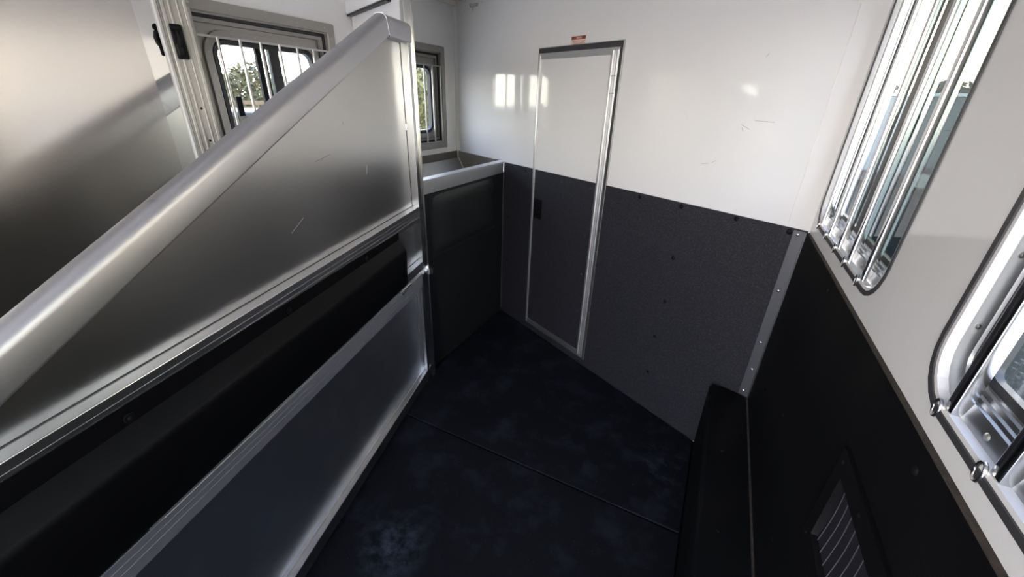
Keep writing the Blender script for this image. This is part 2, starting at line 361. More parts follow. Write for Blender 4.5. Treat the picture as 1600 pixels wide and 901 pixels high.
# wheel well box along the right wall
XBX = 0.176; ZBX = 0.388
wwb = thing('wheel_well_box', (XR, 0, 0), 0, 'long black rubber covered wheel well box along the right wall', 'wheel box', kind='structure')
x0 = XBX-XR
MB().prism([(x0, 0.0), (x0-.006, ZBX-.012), (x0+.006, ZBX), (-.009, ZBX), (-.009, 0.0)], 'y', YB+.02, 1.755).build('cover', 'kick', wwb, bevel=0.004)
MB().box(-.014, -.0085, YB+.02, 1.715, ZBX, ZBX+.006).build('seam_bead', 'wood_edge', wwb)
for yy in (1.35, 1.0, 0.6): rivet(wwb, -0.10, yy, ZBX, 'plastic', 0.008, 0.003, 'screw', (0, 0, 1))

# rubber mats
SEAM = 1.245
m1 = MB().prism([(MXF+.006, SEAM+.002), (XBX-.006, SEAM+.002), (XBX-.006, yF(XBX)-.012), (MXF+.006, yF(MXF)-.012)], 'z', -0.012, 0.003).build('rubber_mat', 'mat', bevel=0.003)
tag(m1, 'black rubber floor mat in front of the white door and manger', 'floor mat', 'rubber floor mats')
m2 = MB().prism([(XL+.01, YB+.01), (XBX-.006, YB+.01), (XBX-.006, SEAM-.004), (XL+.01, SEAM-.004)], 'z', -0.012, 0.0).build('rubber_mat', 'mat', bevel=0.003)
tag(m2, 'scuffed black rubber floor mat nearest the camera beside the divider', 'floor mat', 'rubber floor mats')
m3 = MB().prism([(XL+.01, SEAM+.002), (MXF+.002, SEAM+.002), (MXF+.0, yP(MXF)-.02), (XL+.01, yP(XL)-.02)], 'z', -0.012, 0.0).build('rubber_mat', 'mat')
tag(m3, 'black rubber mat behind the divider in the second stall', 'floor mat', 'rubber floor mats')

# ------------------------------------------------------------------ barred windows of the right wall
def right_window(name, Wd, bars, label, open_half=False):
    wd, ht = Wd['y1']-Wd['y0'], Wd['z1']-Wd['z0']; yc = (Wd['y0']+Wd['y1'])/2
    t = thing(name, (XR, yc, Wd['z0']), RZR, label, 'window', kind='structure')
    R = 0.09
    MB().loft([ring(wd, ht, 0.002, R, 0.0004), ring(wd, ht, 0.003, R, 0.0022), ring(wd, ht, 0.0128, R, 0.0022), ring(wd, ht, 0.0145, R, -0.011), ring(wd, ht, 0.019, R, -0.0125), ring(wd, ht, 0.021, R, -0.02)]).build('gasket', 'dgasket', t, 35)
    prof = [(0.0185, -0.014), (0.0190, -0.0120), (0.044, -0.0165), (0.0455, -0.020), (0.051, -0.0205), (0.0525, -0.024), (0.059, -0.0245), (0.0605, -0.028), (0.066, -0.0285), (0.067, -0.037)]
    MB().loft([ring(wd, ht, i, R, y, seg=8) for i, y in prof]).build('frame', 'alu_win', t, 25)
    MB().loft([ring(wd, ht, 0.064, R, -0.0280), ring(wd, ht, 0.070, R, -0.0270), ring(wd, ht, 0.076, R, -0.0280), ring(wd, ht, 0.076, R, -0.037), ring(wd, ht, 0.066, R, -0.037)]).build('pane_seal', 'black', t, 35)
    i = 0.07
    for half, yy, mt in (('front', -0.0300, 'glass'), ('rear', -0.0350, 'glass_tint')):
        x0, x1 = ((-0.01, wd/2-i) if half == 'front' else (-wd/2+i, 0.02))
        pts = []
        for p in rrect(-wd/2+i, wd/2-i, i, ht-i, R-i+.01, 6): pts.append((min(max(p[0], x0), x1), p[1]))
        clean = [p for k, p in enumerate(pts) if (abs(p[0]-pts[k-1][0])+abs(p[1]-pts[k-1][1])) > 1e-5]
        MB().prism(clean, 'y', yy-.0012, yy+.0012).build('pane', mt, t)
    MB().box(-0.020, 0.036, -0.046, -0.0262, i-.004, ht-i+.004).build('mullion', 'black', t, bevel=0.002)
    MB().box(-0.030, -0.020, -0.0345, -0.030, i, ht-i).build('slider_channel', 'black', t)
    MB().box(-.030, -.022, -.030, -.023, 0.30, 0.36).build('slider_latch', 'plastic', t, bevel=0.002)
    first = None
    for by in bars:
        lx = by-yc
        if first is None:
            b = MB().prism(rrect(-0.0095, 0.0095, -0.008, 0.008, 0.002, 2), 'z', 0.008, ht-0.008).build('bar', 'chrome', t, 40); b.location = (lx, -0.0095, 0); first = b
        else: b = again(first, t, (lx, -0.0095, 0))
        for zz in (0.012, ht-0.012):             # ring-shaped foot of the bar
            k = MB().path_tube([(0.0075*math.cos(a)+0.008, 0.0045, 0.013*math.sin(a)) for a in [2*PI*q/12 for q in range(12)]], 0.0022, 6, True).build('bar_foot', 'chrome', b, 60)
            k.location = (0.006, 0.0065, zz)
    for zz in (0.12, 0.22, 0.33, 0.45, 0.57, 0.66):
        rivet(t, wd/2-.031, -0.0141, zz, 'alu_dull', 0.0045, 0.002, 'screw'); rivet(t, -wd/2+.031, -0.0141, zz, 'alu_dull', 0.0045, 0.002, 'screw')
    for q in range(len(bars)-1):
        rivet(t, (bars[q]+bars[q+1])/2-yc, -0.0141, 0.031, 'alu_dull', 0.0055, 0.0025, 'screw'); rivet(t, (bars[q]+bars[q+1])/2-yc, -0.0141, ht-.031, 'alu_dull', 0.0055, 0.0025, 'screw')
    return t
right_window('window_1', W1, [1.625, 1.494, 1.355, 1.233, 1.098], 'barred sliding window with five chrome bars next to the front wall')
right_window('window_2', W2, [0.630, 0.512, 0.395, 0.278, 0.160, 0.045], 'barred window with rounded aluminium frame at the right picture edge, nearest the camera')
right_window('window_5', W3, [-.348, -.466, -.583, -.70, -.818, -.933], 'barred window behind the camera on the right wall, outside the picture')  # added out of view for side light and reflections

# ------------------------------------------------------------------ feed door windows of the left wall
def left_window(name, Wd, label, extra=False):
    wd, ht = Wd['y1']-Wd['y0'], Wd['z1']-Wd['z0']; yc = (Wd['y0']+Wd['y1'])/2
    t = thing(name, (XL, yc, Wd['z0']), RZL, label, 'window', kind='structure')
    MB().loft([ring(wd, ht, 0, .008, 0.0002, seg=2), ring(wd, ht, 0.0, .008, 0.010, seg=2), ring(wd, ht, 0.040, .008, 0.012, seg=2), ring(wd, ht, 0.042, .008, 0.004, seg=2),
               ring(wd, ht, 0.046, .008, 0.004, seg=2), ring(wd, ht, 0.047, .008, -0.05, seg=2)]).build('frame', 'alu_grey', t, 30)
    MB().loft([ring(wd, ht, 0.047, .006, -0.012, seg=2), ring(wd, ht, 0.058, .006, -0.012, seg=2), ring(wd, ht, 0.059, .006, -0.03, seg=2)]).build('weather_seal', 'black', t)
    MB().loft([ring(wd, ht, 0.060, .006, -0.016, seg=2), ring(wd, ht, 0.075, .006, -0.014, seg=2), ring(wd, ht, 0.076, .006, -0.030, seg=2)]).build('inner_frame', 'alu_grey', t)
    gx0, gx1, gz0, gz1 = -wd/2+.118, wd/2-.128, 0.115, 0.535
    slab('door_leaf', rrect(-wd/2+.05, wd/2-.05, .05, ht-.05, .004, 1), [rrect(gx0, gx1, gz0, gz1, .06, 6)], -0.034, -0.048, 'alu_grey', t)
    gw, gh = gx1-gx0, gz1-gz0; gc = (gx0+gx1)/2
    fr = MB().loft([ring(gw, gh, -0.036, .06, -0.034), ring(gw, gh, -0.034, .06, -0.022), ring(gw, gh, -0.006, .06, -0.020), ring(gw, gh, -0.002, .06, -0.034)]).build('sash', 'alu_grey', t, 30); fr.location = (gc, 0, gz0)
    fr2 = MB().loft([ring(gw, gh, -0.004, .06, -0.030), ring(gw, gh, 0.0, .06, -0.022), ring(gw, gh, 0.016, .06, -0.024), ring(gw, gh, 0.017, .06, -0.05)]).build('pane_seal', 'black', t, 30); fr2.location = (gc, 0, gz0)
    for (a, b_, yy) in ((gx0+.012, gc+.01, -0.040), (gc-.01, gx1-.012, -0.045)):
        MB().prism(rrect(a, b_, gz0+.012, gz1-.012, .03, 4), 'y', yy-.001, yy+.001).build('pane', 'glass', t)
    MB().box(gc-.054, gc-.006, -0.050, -0.028, gz0+.01, gz1-.01).build('mullion', 'black', t, bevel=0.002)
    MB().box(gc+.008, gc+.054, -0.050, -0.034, gz0+.01, gz1-.01).build('mullion', 'plastic', t, bevel=0.002)
    MB().box(gx1-.075, gx1-.050, -0.040, -0.026, gz0+.13, gz0+.21).build('slide_latch', 'plastic', t, bevel=0.002)
    for zz in (0.045, 0.540):
        MB().box(-wd/2+.048, wd/2-.048, -0.004, 0.002, zz-.004, zz+.004).build('bar_rail', 'alu_dull', t)
    first = None
    for k in range(8):
        x = -wd/2+.050 + k*(wd-.10)/7
        if first is None: first = MB().tube((0, 0, 0.045), (0, 0, 0.540), 0.0060, 10).build('bar', 'alu_dull', t, 60); first.location = (x, 0.004, 0)
        else: again(first, t, (x, 0.004, 0))
    for k in range(5):
        x = -wd/2+.06+k*(wd-.12)/4
        rivet(t, x, 0.0112, ht-.02, 'alu_dull', 0.005, 0.002, 'screw'); rivet(t, x, 0.0112, .02, 'alu_dull', 0.005, 0.002, 'screw')
        z = .06+k*(ht-.12)/4
        rivet(t, -wd/2+.02, 0.0112, z, 'alu_dull', 0.005, 0.002, 'screw'); rivet(t, wd/2-.02, 0.0112, z, 'alu_dull', 0.005, 0.002, 'screw')
        if k: rivet(t, gx0-.02+k*(gw+.04)/5, -.020, gz1+.022, 'alu_dull', 0.005, 0.002, 'screw')
        rivet(t, gx1+.02, -.020, gz0+.05+k*.08, 'alu_dull', 0.005, 0.002, 'screw')
    if extra:
        pl = MB().box(wd/2-.060, wd/2-.006, 0.012, 0.019, .455, .625).build('cover_plate', 'alu_grey', t, bevel=0.003)
        rivet(t, wd/2-.045, 0.008, .445, 'plastic', 0.008, 0.004, 'screw')
    return t
left_window('window_3', L1, 'wide feed door window with chrome bars seen above the divider rail', True)
left_window('window_4', L2, 'feed door window with bars above the manger, half hidden by the post')
left_window('window_6', L3, 'unseen feed door window added behind the left hand divider for light')  # added out of sight for the light it lets in
left_window('window_7', L4, 'unseen rearmost feed door window added to the left wall for light')  # added behind the camera to feed light and reflections

# ridged jamb, latch, polished strip and brushed sheet on the left wall
j = thing('window_jamb', (XL, 0.95, 0.0), RZL, 'ridged grey aluminium jamb beside the wide feed door window', 'jamb')
x = 0.0
for k, (a, b_, d) in enumerate(((-.048, -.036, .010), (-.036, -.030, .016), (-.030, -.012, .009), (-.012, -.006, .015), (-.006, .004, .011))):
    MB().box(a, b_, 0.0005, d, 1.15, 2.10).build('rib', 'alu_grey', j, bevel=0.001)
for z in (1.33, 1.45, 1.57, 1.69, 1.8): rivet(j, -.021, .009, z, 'alu_dull', 0.004, 0.002, 'screw')
# ------------------------------------------------------------------ door in the front wall
d = thing('door_1', (F0[0]+DS0*CF, F0[1]+DS0*SF, 0), AF, 'narrow white and black escape door framed in aluminium on the front wall', 'door', kind='structure')
dw = DS1-DS0
def frame4(name, m, x0, x1, z0, z1, l, r_, tp, bt, y0, y1):
    for q, pts in enumerate(([(x0, z0), (x0+l, z0+bt), (x0+l, z1-tp), (x0, z1)], [(x1, z0), (x1, z1), (x1-r_, z1-tp), (x1-r_, z0+bt)],
                [(x0, z1), (x0+l, z1-tp), (x1-r_, z1-tp), (x1, z1)], [(x0, z0), (x1, z0), (x1-r_, z0+bt), (x0+l, z0+bt)])):
        MB().prism(pts, 'y', y0, y1).build(name, m, d, bevel=0.0012)
# local x = 0 at the right-hand (hinge) side, dw at the left
frame4('jamb', 'dgasket', 0.0, dw, DZ0, DZ1, .012, .006, .022, .004, 0.0005, 0.0085)
frame4('jamb_lip', 'alu_dull', -0.004, dw+.002, DZ0-.003, DZ1+.004, .004, .002, .004, .003, 0.0005, 0.010)
frame4('leaf_frame', 'alu_door', .014, dw-.007, DZ0+.005, DZ1-.024, .050, .017, .030, .036, 0.0005, 0.014)
for k, (a, b_, h_) in enumerate(((.017, .025, .019), (.031, .038, .017), (.046, .054, .020))):
    MB().box(a, b_, .013, h_, DZ0+.02, DZ1-.035).build('hinge_rib', 'alu_door', d, bevel=0.002)
for z in (1.66, 1.585): MB().box(.015, .040, .017, .0205, z-.002, z+.002).build('hinge_joint', 'alu_dull', d)
MB().box(dw-.022, dw-.010, .013, .018, DZ0+.012, DZ1-.032).build('edge_rib', 'alu_door', d, bevel=0.002)
MB().box(.062, dw-.022, 0.0005, .006, KICK, DZ1-.050).build('upper_panel', 'white', d)
MB().box(.062, dw-.022, 0.0005, .010, DZ0+.038, KICK).build('kick_panel', 'kick_front', d)
lp = MB().prism(rrect(dw-.105, dw-.032, .845, .972, .008, 3), 'y', .010, .013).build('latch_plate', 'plastic', d, 40)
MB().prism(rrect(dw-.062, dw-.040, .860, .958, .006, 3), 'y', .013, .018).build('paddle', 'plastic', lp, 40)
MB().tube((dw-.085, .013, .928), (dw-.085, .022, .928), .011, 12).build('knob', 'plastic', lp, 40)
MB().tube((dw-.085, .013, .885), (dw-.085, .018, .885), .010, 12).build('lock', 'plastic', lp, 40)
for z in (.85, .605, .354, 1.11): rivet(d, .097, .010, z, 'black', .008, .003, 'screw')
rivet(d, .33, .010, 1.11, 'black', .008, .003, 'screw')

# warning sticker, tie ring
st = thing('warning_sticker', (F0[0]+1.25*CF, F0[1]+1.25*SF, 1.806), AF, 'small red and cream warning sticker above the white door', 'sticker')
MB().box(-.054, .054, 0.0004, .0010, 0, .042).build('label_sheet', 'paper', st)
MB().box(-.050, .050, .0010, .0013, .024, .039).build('red_band', 'red', st)
MB().box(-.050, -.026, .0013, .0015, .025, .038).build('dark_block', 'darkred', st); MB().box(.030, .050, .0013, .0015, .025, .038).build('dark_block', 'darkred', st)
MB().prism([(.018, .026), (.028, .026), (.023, .036)], 'y', .0013, .0016).build('triangle_mark', 'darkred', st)
for z in (.030, .034): MB().box(-.022, .014, .0013, .0015, z-.001, z+.001).build('print_line', 'paper', st)
for z, a in ((.018, .046), (.013, .040), (.008, .046), (.004, .030)): MB().box(-a, a, .0010, .0012, z-.0008, z+.0008).build('print_line', 'red', st)
tr = thing('tie_ring', (F0[0]+2.233*CF, F0[1]+2.233*SF, 2.085), AF, 'small chrome tie ring latch high on the front wall', 'tie ring')
MB().box(-.17, .16, .0004, .004, -.028, .045).build('backing_plate', 'white', tr, bevel=.002)
MB().path_tube([(.012+.020*math.cos(a), .016+.010*math.sin(a), .004+.008*math.sin(a)) for a in [2*PI*k/16 for k in range(16)]], .0045, 8, True).build('ring', 'chrome', tr, 60)
MB().box(-.050, -.014, .004, .022, -.006, .014).build('clip', 'chrome', tr, bevel=.004)
rivet(tr, .018, .004, -.016, 'alu_dull', .006, .004, 'screw'); rivet(tr, .125, .004, -.012, 'alu_dull', .004, .002, 'screw'); rivet(tr, -.088, .004, .012, 'alu_dull', .004, .002, 'screw')

# ------------------------------------------------------------------ hinge post and head partition
po = thing('hinge_post', (POST[0], POST[1], 0), AF, 'tall square aluminium post at the end of the manger carrying the divider', 'post')
MB().box(-.022, .022, -.020, .020, 0.004, CEIL).build('tube', 'alu', po, bevel=.003)
MB().box(-.026, -.018, -.010, .022, 0.03, CEIL-.01).build('hinge_strip', 'alu_bright', po, bevel=.001)
for z in (.25, .62, .93, 1.0, 1.25, 1.38, 1.55, 1.66): rivet(po, -.012, .020, z, 'alu_dull', .004, .002)
MB().tube((-.020, .026, .0), (-.020, .026, .045), .012, 12).build('foot_pin', 'alu_bright', po, 40)
PL = (XL-POST[0])/CF
hp = thing('head_partition', (POST[0], POST[1], 0), AF, 'white slanted head partition between post and left wall with ceiling header', 'partition')
MB().box(.023, PL-.012, -.012, .012, 0.0, CEIL-.002).build('panel', 'white', hp)
MB().box(.12, PL-.018, .012, .040, 1.918, CEIL-.002).build('header', 'white', hp, bevel=.003)
MB().box(.12, PL-.018, .012, .036, 1.909, 1.9175).build('header_gap_strip', 'black', hp)  # black strip drawn for the dark gap under the header

# ------------------------------------------------------------------ manger
mg = thing('feed_manger', (0, 0, 0), 0, 'corner feed manger with stainless trough and black rubber front under the left window', 'manger')
ya, yb = yP(MXF)+.018, yF(MXF)-.012
def foot(xa, xb, pa=.020, pf=.004): return [(xa, yP(xa)+pa), (xb, yP(xb)+pa), (xb, yF(xb)-pf), (xa, yF(xa)-pf)]
MB().prism(foot(MXF-.008, MXF), 'z', 0.0, 1.084).build('front_panel', 'kick_manger', mg)
# lip: a wide angle with a flat top and a deep front face
MB().prism(foot(MXF-.052, MXF+.006, .020, .006), 'z', 1.150, 1.156).prism(foot(MXF+.001, MXF+.006, .020, .006), 'z', 1.083, 1.150).build('front_lip', 'alu_lip', mg, bevel=.0015)
# trough as five sheets
def sheet(name, quad, m='stainless', th=.003):
    a, b_, c, d_ = [Vector(q) for q in quad]; n = (b_-a).cross(d_-a).normalized()*th
    MB().add([a, b_, c, d_, a+n, b_+n, c+n, d_+n], [(0,1,2,3),(7,6,5,4),(0,4,5,1),(1,5,6,2),(2,6,7,3),(3,7,4,0)]).build(name, m, mg)
xb_, xm_, xf_ = XL+.004, -1.62, MXF-.050
def pt(x, side, z): return (x, (yP(x)+.020) if side == 'p' else (yF(x)-.004), z)
sheet('back_flange', [pt(xb_, 'p', 1.105), pt(xb_, 'f', 1.105), pt(xb_, 'f', 1.158), pt(xb_, 'p', 1.158)])
sheet('trough_back', [pt(xb_+.01, 'p', 1.105), pt(xb_+.01, 'f', 1.105), pt(xm_, 'f', .80), pt(xm_, 'p', .80)])
sheet('trough_base', [pt(xm_, 'p', .80), pt(xm_, 'f', .80), pt(xf_, 'f', .80), pt(xf_, 'p', .80)])
sheet('trough_front', [pt(xf_, 'p', .80), pt(xf_, 'f', .80), pt(xf_, 'f', 1.150), pt(xf_, 'p', 1.150)])
for s_ in 'fp':
    o_ = -.002 if s_ == 'f' else .002
    sheet('end_sheet', [(x_, y_+o_, z_) for x_, y_, z_ in (pt(xb_, s_, .80), pt(xf_, s_, .80), pt(xf_, s_, 1.156), pt(xb_, s_, 1.158))])
    MB().tube((xb_+.012, pt(xb_+.012, s_, 0)[1]+3*o_, 1.108), (xm_, pt(xm_, s_, 0)[1]+3*o_, .805), .0045, 6).build('caulk_line', 'caulk', mg, 60)
MB().tube((xb_+.006, yF(xb_+.006)-.010, 1.108), (xb_+.006, yF(xb_+.006)-.010, 1.158), .005, 6).build('caulk_line', 'caulk', mg, 60)
MB().box(MXF-.002, MXF+.010, yb-.012, yb+.006, 1.084, 1.152).build('lip_corner', 'alu_bright', mg, bevel=.003)
# padded cushion on the front
def cushion(y0, y1, z0, z1, t, n=10):
    m = MB(); vs = []; fs = []
    for i in range(n+1):
        for k in range(n+1):
            u, v = i/n, k/n
            fu = min(1, min(u, 1-u)*7); fv = min(1, min(v, 1-v)*6)
            h = t*math.sin(PI/2*fu)*math.sin(PI/2*fv)
            vs.append((MXF+.0005+h, y0+(y1-y0)*u, z0+(z1-z0)*v))
    for i in range(n):
        for k in range(n): fs.append((i*(n+1)+k, (i+1)*(n+1)+k, (i+1)*(n+1)+k+1, i*(n+1)+k+1))
    return m.add(vs, fs)
MB().box(MXF, MXF+.004, 1.70, 2.425, .72, 1.078).build('cushion_backing', 'vinyl_lit', mg, bevel=.003)
cushion(1.715, 2.41, .73, 1.072, .030, 16).build('cushion', 'vinyl_lit', mg, 50)
for (yy, zz) in ((2.43, .60), (2.43, .35), (2.43, .12)): rivet(mg, MXF, yy, zz, 'plastic', .007, .003, 'screw', (1, 0, 0))

# ------------------------------------------------------------------ the stall divider
AD = -0.272694158
DRZ = math.atan2(-math.cos(AD), -math.sin(AD))
dv = thing('stall_divider', (-1.283, 1.565, 0), DRZ, 'large swung open aluminium stall divider with sloping top rail and black pad', 'stall divider')
LEN = 2.18
TH = 0.048
def dbox(name, m, x0, x1, y0, y1, z0, z1, bevel=.0015, parent=None): return MB().box(x0, x1, y0, y1, z0, z1).build(name, m, parent or dv, bevel=bevel)
def dslope(name, m, x0, x1, y0, y1, z0, z1, k, bevel=.0015, parent=None):      # a rail that hangs slightly out of level
    b = MB().box(x0, x1, y0, y1, z0, z1); b.v = [(p[0], p[1], p[2]+k*(p[0]-.03)) for p in b.v]
    return b.build(name, m, parent or dv, bevel=bevel)
SAG, RISE = -.0125, .016
# top rail: rounded section swept along head and slope
path = [(0.004, 1.782), (0.212, 1.782), (1.770, 1.056)]
hw = TH/2+.004; hh = .036
sec = []
for cx, cz, a0, rr in ((hw-.022, hh-.022, 0, .022), (-hw+.022, hh-.022, PI/2, .022), (-hw+.006, -hh+.006, PI, .006), (hw-.006, -hh+.006, 1.5*PI, .006)):
    for k in range(6): a = a0+PI/2*k/5; sec.append((cx+rr*math.cos(a), cz+rr*math.sin(a)))
rings = []
for i, p in enumerate(path):
    dirs = []
    if i: q = path[i-1]; dirs.append(Vector((p[0]-q[0], p[1]-q[1])).normalized())
    if i < len(path)-1: q = path[i+1]; dirs.append(Vector((q[0]-p[0], q[1]-p[1])).normalized())
    nrm = [Vector((-d_[1], d_[0])) for d_ in dirs]
    n = sum(nrm, Vector((0, 0))).normalized(); n = n / n.dot(nrm[0])
    rings.append([(p[0]+n[0]*c, -TH/2+.002+b_, p[1]+n[1]*c) for b_, c in sec])
MB().loft(rings[:2], caps=True).build('head_rail', 'alu_worn', dv, 35)
MB().loft(rings[1:], caps=True).build('top_rail', 'alu_worn', dv, 35)
nn = Vector((.466, 1)).normalized()
MB().path_tube([rings[1][k] for k in range(24)], .0016, 5, True).build('weld_bead', 'alu_bright', dv, 60)
# stiles and rails
dbox('head_stile', 'alu_bright', 0.0, 0.030, -TH, 0.0, .705, 1.750)
dslope('mid_rail', 'alu_rail', 0.030, LEN, -TH, 0.0, .985, 1.056, SAG)
for z in (1.000, 1.015, 1.030): dslope('rail_ridge', 'alu_rail', 0.030, LEN, 0.0, .0007, z, z+.007, SAG, 0)
dbox('pad_rail', 'alu_rail', 0.030, LEN, -TH, 0.0, .727, .770)
dbox('tail_stile', 'alu', LEN-.03, LEN, -TH, 0, .770, .985)
# sheets between the rails
xs = 1.765
MB().prism([(.028, 1.015), (.028, 1.765), (.214, 1.765), (xs, 1.040), (xs, 1.015)], 'y', -.040, -.036).build('upper_sheet', 'sheet', dv)
MB().prism([(.028, .768), (.028, .988), (LEN-.03, .988), (LEN-.03, .768)], 'y', -.040, -.036).build('middle_sheet', 'sheet', dv)
for (s0_, z0_, s1_, z1_) in ((.62, 1.365, .70, 1.352), (.66, 1.358, .67, 1.35), (.52, 1.46, .523, 1.45), (.80, 1.20, .86, 1.17), (.40, 1.30, .41, 1.27)):
    MB().tube((s0_, -.036, z0_), (s1_, -.036, z1_), .0011, 5).build('scratch', 'alu_dull', dv)
# dark strips painted in as the shaded gap where sheet meets rails
def cove(name, p0, p1, nrm, m='dgasket'):
    p0 = Vector(p0); p1 = Vector(p1); n = Vector(nrm); b_ = MB()
    f = Vector((0, 1, 0))
    prof = [(0, 0), (.0022, 0), (.0016, .0016), (0, .0022)]
    b_.loft([[p + n*u + f*v for u, v in prof] for p in (p0, p1)], caps=True)
    return b_.build(name, m, dv)
cove('dark_gap_line', (.03, -.036, 1.056), (xs-.05, -.036, 1.056+SAG*(xs-.08)), (0, 0, 1))
cove('dark_gap_line', (.03, -.036, 1.055), (.03, -.036, 1.745), (1, 0, 0))
cove('dark_gap_line', (.03, -.036, .770), (.30, -.036, .770), (0, 0, 1))
MB().tube((.030, -.036, 1.405), (.030, -.036, 1.43), .006, 8).build('weld_bead', 'alu_bright', dv, 60)
# black pad: flange, slanted shoulder, flat face, rolled underside
pp = [(-.034, .743), (-.034, .996), (.004, .998), (.006, .968), (.036, .932), (.041, .924), (.043, .912), (.036, .774), (.031, .757), (.018, .746), (.004, .743)]
pr = []
S0, S1 = .276, 2.10
for s_, k in ((S0, .0), (S0+.002, .75), (S0+.010, .93), (S0+.03, 1.0), (.8, 1.0), (1.5, 1.0), (S1-.035, 1.0), (S1-.01, .8), (S1, .1)):
    pr.append([(s_, (y_ if y_ <= .004 else .004+(y_-.004)*k), z_+(.008*s_ if z_ > .99 else 0)) for y_, z_ in pp])
pad = MB().loft(pr, caps=True).build('bolster_pad', 'vinyl', dv, 28); pad['label'] = 'black vinyl bolster pad'
for s_ in (.55, .98, 1.42, 1.80):
    bt = MB().tube((s_, .005, .981), (s_, .0085, .981), .010, 14).build('washer', 'plastic', pad, 40)
    MB().dome((s_, .0085, .981), (0, 1, 0), .005, .003).build('button', 'vinyl', bt, 60)
MB().path_tube([(.36, .022, .745), (.55, .023, .743), (.62, .023, .739), (.8, .023, .741), (1.1, .023, .742), (1.45, .023, .742)], .0022, 6).build('piping', 'alu_dull', pad, 60)
# lower swinging panel
lg = dslope('lower_top_rail', 'alu_scuffed', 0.045, LEN, -.046, -.002, .628, .706, RISE, .002); lg['label'] = 'scuffed rail of the lower swinging panel'
for z in (.650, .668, .686): dslope('groove_ridge', 'alu_scuffed', 0.046, LEN, -.002, -.0012, z, z+.008, RISE, 0, lg)
MB().prism([(.030, .10), (.060, .10), (.060, .628), (.045, .706), (.030, .706)], 'y', -.046, -.002).build('lower_stile', 'alu_bright', dv, bevel=.0015)
dbox('stile_rib', 'alu_bright', .060, .072, -.036, -.022, .10, .628, .001)
dbox('stile_rib', 'alu_bright', .072, .082, -.036, -.029, .10, .628, .001)
dbox('bottom_rail', 'alu', .030, LEN, -.046, -.002, .038, .098, .002)
dbox('bottom_rib', 'alu_bright', .060, LEN, -.036, -.022, .098, .110, .001)
MB().box(.058, LEN-.02, -.040, -.036, .095, .640).build('lower_sheet', 'sheet_low', dv)
dbox('lower_tail_stile', 'alu', LEN-.03, LEN, -.046, -.002, .098, .628)
# hinges and latch in the gap
MB().tube((-.022, .012, .684), (-.022, .012, .718), .018, 16).build('hinge_knuckle', 'alu_bright', dv, 40)
dbox('hinge_leaf', 'alu_bright', -.014, .05, -.012, .010, .706, .712, .001)
MB().tube((.20, .004, .716), (.315, .004, .716), .006, 10).build('latch_bolt', 'chrome', dv, 50)
dbox('latch_body', 'alu_bright', .255, .325, -.006, .012, .706, .716, .002)
MB().tube((.318, .010, .716), (.318, .022, .718), .006, 10).build('latch_knob', 'chrome', dv, 50)
MB().tube((1.475, .006, .738), (1.75, .006, .742), .008, 10).build('gap_hinge', 'alu_bright', dv, 50)
dslope('gap_hinge_leaf', 'alu_bright', 1.475, 1.75, -.03, .006, .707, .712, RISE, .001)
MB().prism([(-.006, .004), (.020, .004), (.030, .030), (.030, .085), (-.006, .10)], 'y', -.036, -.006).build('foot', 'alu_bright', dv, bevel=.006)
for s_ in (1.08, 1.10): rivet(dv, s_, .0045, 1.350, 'alu_dull', .003, .001)
# the next stall's divider, swung open the same way: its sheet runs flush to a polished hinge strip
H2 = Vector((-1.2635, 0.6257, 0)); tl = Vector((-math.sin(AD), -math.cos(AD), 0))
d2 = dv.copy(); COL.objects.link(d2); d2.location = H2
d2['label'] = 'left hand aluminium divider at the picture edge, behind the sloping rail'
for ch in list(dv.children):
    base = ch.name.split('.')[0]
    if base in ('upper_sheet', 'head_stile', 'dark_gap_line', 'hinge_knuckle', 'hinge_leaf', 'weld_bead', 'foot'): continue
    c = ch.copy(); COL.objects.link(c); c.parent = d2
    for gch in ch.children:
        c2 = gch.copy(); COL.objects.link(c2); c2.parent = c
        for gg in gch.children:
            c3 = gg.copy(); COL.objects.link(c3); c3.parent = c2
MB().prism([(.050, 1.050), (.050, 1.765), (.214, 1.765), (xs, 1.050)], 'y', -.010, -.003).build('upper_sheet', 'sheet_wall', d2)
MB().box(.001, .0495, -.012, -.004, .70, 1.765).build('hinge_strip', 'mirror', d2)['label'] = 'mirror polished vertical strip'
MB().box(-.007, .0005, -.020, .001, .70, 1.80).build('edge_strip', 'caulk', d2, bevel=.001)['label'] = 'narrow white edge strip'
dv['group'] = d2['group'] = 'stall dividers'
po2 = thing('hinge_post', H2 - tl*.034 + Vector((-.012, .004, 0)), AF, 'ribbed grey aluminium post of the left hand divider beside the black latch', 'post', 'divider posts')
MB().box(-.022, .020, -.040, .012, .004, CEIL).build('tube', 'alu_grey', po2, bevel=.002)
for a_, b_, q_ in ((-.040, -.033, .005), (-.024, -.020, .004), (-.008, -.003, .006), (.004, .011, .005)): MB().box(-.022-q_, -.0215, a_, b_, .01, CEIL-.01).build('rib', 'alu_grey', po2, bevel=.001)
for z in (1.25, 1.33, 1.42, 1.50, 1.62, 1.74): rivet(po2, -.022, -.014, z, 'plastic', .003, .002, 'screw', (-1, 0, 0))
po['group'] = 'divider posts'
nf = (-SF, CF)
lt = thing('door_latch', (po2.location.x-CF*.028-nf[0]*.004, po2.location.y-SF*.028-nf[1]*.004, 1.612), AF+PI/2, 'small black plastic hold back latch on the ribbed post', 'latch')
MB().box(-.014, .010, 0, .010, 0, .074).build('plate', 'plastic', lt, bevel=0.003)
MB().path_tube([(-.004, .010, .060), (-.004, .015, .055), (-.006, .018, .045), (-.004, .016, .034), (-.002, .012, .028)], 0.007, 8).build('hook', 'plastic', lt, 60)
MB().tube((-.010, .012, .066), (.008, .012, .066), .008, 10).build('pivot', 'plastic', lt, 60)
MB().box(-.008, .006, .010, .018, .006, .034).build('catch', 'plastic', lt, bevel=0.003)

